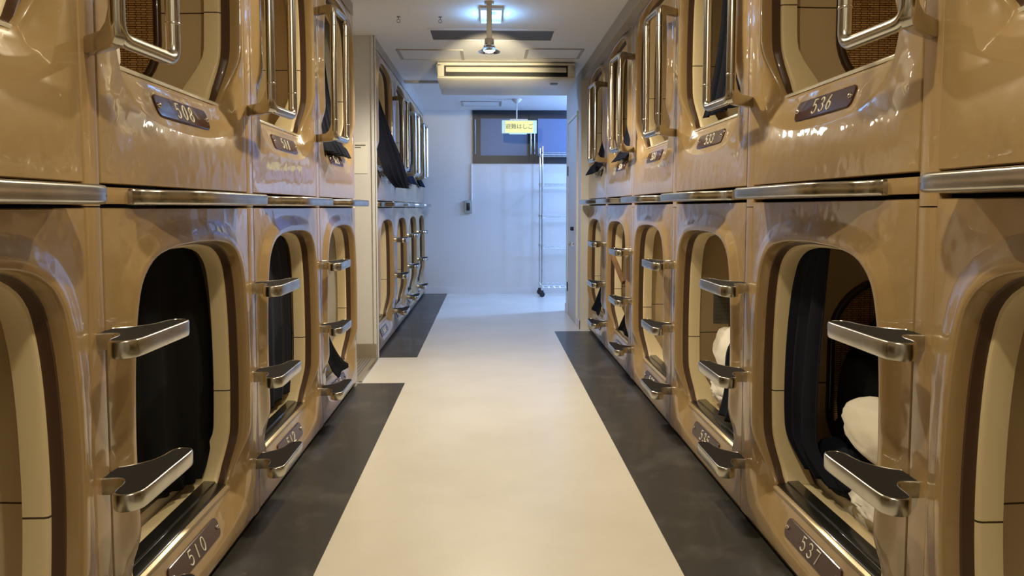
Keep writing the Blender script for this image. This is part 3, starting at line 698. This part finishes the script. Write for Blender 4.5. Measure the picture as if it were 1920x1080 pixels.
# right row
curtain(1, YR[1], [(1.04, .645, .80, .115), (.97, .65, .84, .11), (.86, .66, .875, .105), (.66, .68, .895, .10), (.45, .69, .895, .10), (.36, .67, .88, .11), (.27, .58, .84, .15)], M['navy'], 'navy curtain gathered at the far side of lower capsule 537', folds=3, amp=.012)
curtain(1, YR[2], [(.72, .105, .16, .10), (.55, .105, .46, .10), (.36, .105, .50, .10), (.245, .12, .52, .08)], M['navy'], 'navy curtain edge at the near side of lower capsule 535', folds=4, amp=.010)
curtain(1, YR[2], [(2.34, .30, .60, .09), (2.2, .16, .60, .09), (2.0, .12, .62, .09), (1.80, .12, .68, .085), (1.66, .12, .73, .075), (1.575, .13, .74, .06)], M['navy'], 'navy curtain behind the handrail in upper capsule 533', folds=5, amp=.016)
curtain(1, YR[4], [(2.15, .105, .14, .08), (1.95, .105, .36, .08), (1.75, .105, .52, .07), (1.60, .105, .62, .05), (1.545, .12, .70, .03), (1.50, .14, .72, -.005)], M['navy'], 'navy curtain in upper capsule 528 behind its handrail', folds=4, amp=.014)
curtain(1, YR[5], [(2.10, .105, .14, .08), (1.9, .105, .36, .07), (1.70, .105, .50, .04), (1.56, .105, .66, .01), (1.52, .12, .72, -.02), (1.45, .16, .74, -.06)], M['navy'], 'navy curtain over the sill of the farthest upper capsule of the right row', folds=4, amp=.014)
curtain(1, YR[4], [(.62, .105, .12, .05), (.5, .105, .26, .05), (.36, .105, .40, .03), (.262, .12, .52, .02)], M['black'], 'black curtain corner at the sill of the fifth lower capsule on the right', folds=1.5, amp=.005)
curtain(1, YR[5], [(.90, .105, .12, .06), (.7, .105, .24, .05), (.5, .105, .38, .03), (.32, .105, .52, -.01), (.262, .12, .58, -.03)], M['black'], 'dark curtain spilling at the farthest lower capsule of the right row', folds=1.5, amp=.005)

# ------------------------------------------------------------------ bedding
def lump(name, c, sz, mt, label, cat, rot=(0, 0, 0), p=2.6, wr=.06, seed=0, group=None, fr=3.2):
    rnd = random.Random(seed); ks = [(Vector((rnd.uniform(-1, 1), rnd.uniform(-1, 1), rnd.uniform(-1, 1))).normalized() * rnd.uniform(fr, fr * 3), rnd.uniform(0, 6)) for _ in range(12)]
    nu, nv = 48, 28; rs = []
    for j in range(nv + 1):
        la = -PI / 2 + PI * j / nv; r = []
        for i in range(nu):
            lo = 2 * PI * i / nu; d = Vector((math.cos(la) * math.cos(lo), math.cos(la) * math.sin(lo), math.sin(la)))
            k = (abs(d.x) ** p + abs(d.y) ** p + abs(d.z) ** p) ** (-1 / p)
            w = 1 + wr * sum(abs(math.sin(kk.dot(d) + ph)) - .6 for kk, ph in ks) / 3
            q = d * k * w; zz = q.z
            if zz < 0: zz *= .55
            r.append((q.x * sz[0], q.y * sz[1], (zz) * sz[2]))
        rs.append(r)
    m = MB(); m.rings(rs, cap0=True, cap1=True); me = m.mesh(name, mt, angle=180)
    zmin = min(v.co.z for v in me.vertices)
    for v in me.vertices: v.co.z -= zmin
    return tag(link(name, me, loc=c, rot=rot), label, cat, group)
def mattress(s, y0, label, z=.182):
    Wd = WR if s > 0 else WL; px = XR if s > 0 else -XL
    m = MB(); a, b = s * .19, s * 1.88; m.box((min(a, b), .05, 0), (max(a, b), Wd - .05, .055))
    bm = bmesh.new(); me = m.mesh('mattress', M['white'], bevel=.018)
    tag(link('mattress', me, loc=(px, y0, z)), label, 'mattress', 'white mattresses')
for i, y in enumerate(YR): mattress(1, y, 'white mattress on the floor of lower capsule, %s in the right row' % ord_(i, 6))
for i, y in enumerate(YL): mattress(-1, y, 'white mattress on the floor of lower capsule, %s in the near left block' % ord_(i, 4))
for i, y in enumerate(YL2): mattress(-1, y, 'white mattress on the floor of lower capsule, %s in the far left block' % ord_(i, 4))
ZM = .237
lump('blanket', (1.38, 2.17, ZM), (.22, .30, .36), M['black'], 'black blanket bundled inside lower capsule 537', 'blanket', seed=3, wr=.10)
lump('pillow', (1.20, 1.97, ZM + .16), (.13, .24, .11), M['white'], 'white pillow leaning on the duvet in lower capsule 537', 'pillow', rot=(.25, .1, .2), seed=4)
lump('duvet', (1.18, 1.93, ZM), (.10, .20, .085), M['white'], 'crumpled white duvet under the pillow in lower capsule 537', 'duvet', seed=5, wr=.13, fr=5)
lump('blanket', (1.145, 2.24, ZM), (.05, .14, .10), M['navy'], 'navy blanket edge lying on the mattress in lower capsule 537', 'blanket', seed=12, wr=.12)
lump('pillow', (1.15, 3.20, ZM + .15), (.10, .23, .12), M['white'], 'white pillow on top of the bedding in lower capsule 535', 'pillow', rot=(.35, 0, 0), seed=6)
lump('duvet', (1.15, 3.18, ZM), (.10, .24, .12), M['white'], 'crumpled white duvet under a tilted pillow beside the grey notice', 'duvet', seed=8, wr=.15, fr=5)
lump('pillow', (1.25, 4.05, ZM), (.10, .20, .09), M['white'], 'white pillow in the fourth lower capsule of the right row', 'pillow', seed=9)
lump('pillow', (-1.035, 1.80, 1.462), (.085, .19, .135), M['white'], 'white pillow corner showing over the sill of upper capsule 508', 'pillow', seed=10, wr=.09)
lump('pillow', (-1.12, 1.93, ZM), (.10, .17, .17), M['white'], 'white pillow beside the black curtain of lower capsule 510', 'pillow', seed=11)
# notice, switch box and folding board inside capsules
t = thing('wall_notice', 'grey printed notice on the inner side wall of lower capsule 535', 'notice', (1.19, YR[2] + WR - .0295, .66))
m = MB(); m.box((-.055, -.004, -.085), (.055, 0, .085)); link('plate', m.mesh('plate', M['notice'], smooth=False), t)
m = MB()
for k in range(6): m.box((-.045, -.0046, .035 - k * .02), (.045 - .012 * (k % 3), -.004, .039 - k * .02))
m.tube(bend([(-.01, -.005, .06), (-.03, -.005, .065), (-.035, -.005, .05), (-.01, -.005, .045)], .006), .002, 5); m.box((.0, -.0046, .05), (.03, -.004, .06))
link('printed_lines', m.mesh('printed_lines', M['papert'], smooth=False), t)
t = thing('control_box', 'small cream control box on the inner side wall of lower capsule 537', 'switch', (1.155, YR[1] + WR - .0295, .70))
m = MB(); m.box((-.035, -.018, -.055), (.035, 0, .055)); link('box', m.mesh('box', M['cream'], bevel=.004), t)
m = MB(); m.lathe([(.010, -.018), (.010, -.026), (.007, -.029)], (0, 0, .018), 14, 'y'); link('dial', m.mesh('dial', M['blackp']), t)
m = MB(); m.box((-.006, -.012, -.15), (.012, .012, .15)); me = m.mesh('folding_board', M['wood'], bevel=.003)
o = link('folding_board', me, loc=(.86, YR[4] + .20, .72)); o.rotation_euler = (0, 0, 0)
m = MB(); m.box((-.012, -.16, -.018), (.012, .16, .018)); o.data = m.mesh('folding_board', M['wood'], bevel=.004); o.location = (.905, YR[4] + .30, .745); o.rotation_euler = (math.radians(40), 0, math.radians(12))
tag(o, 'narrow brown wooden board sticking out aslant beside the fourth right ladder', 'board')
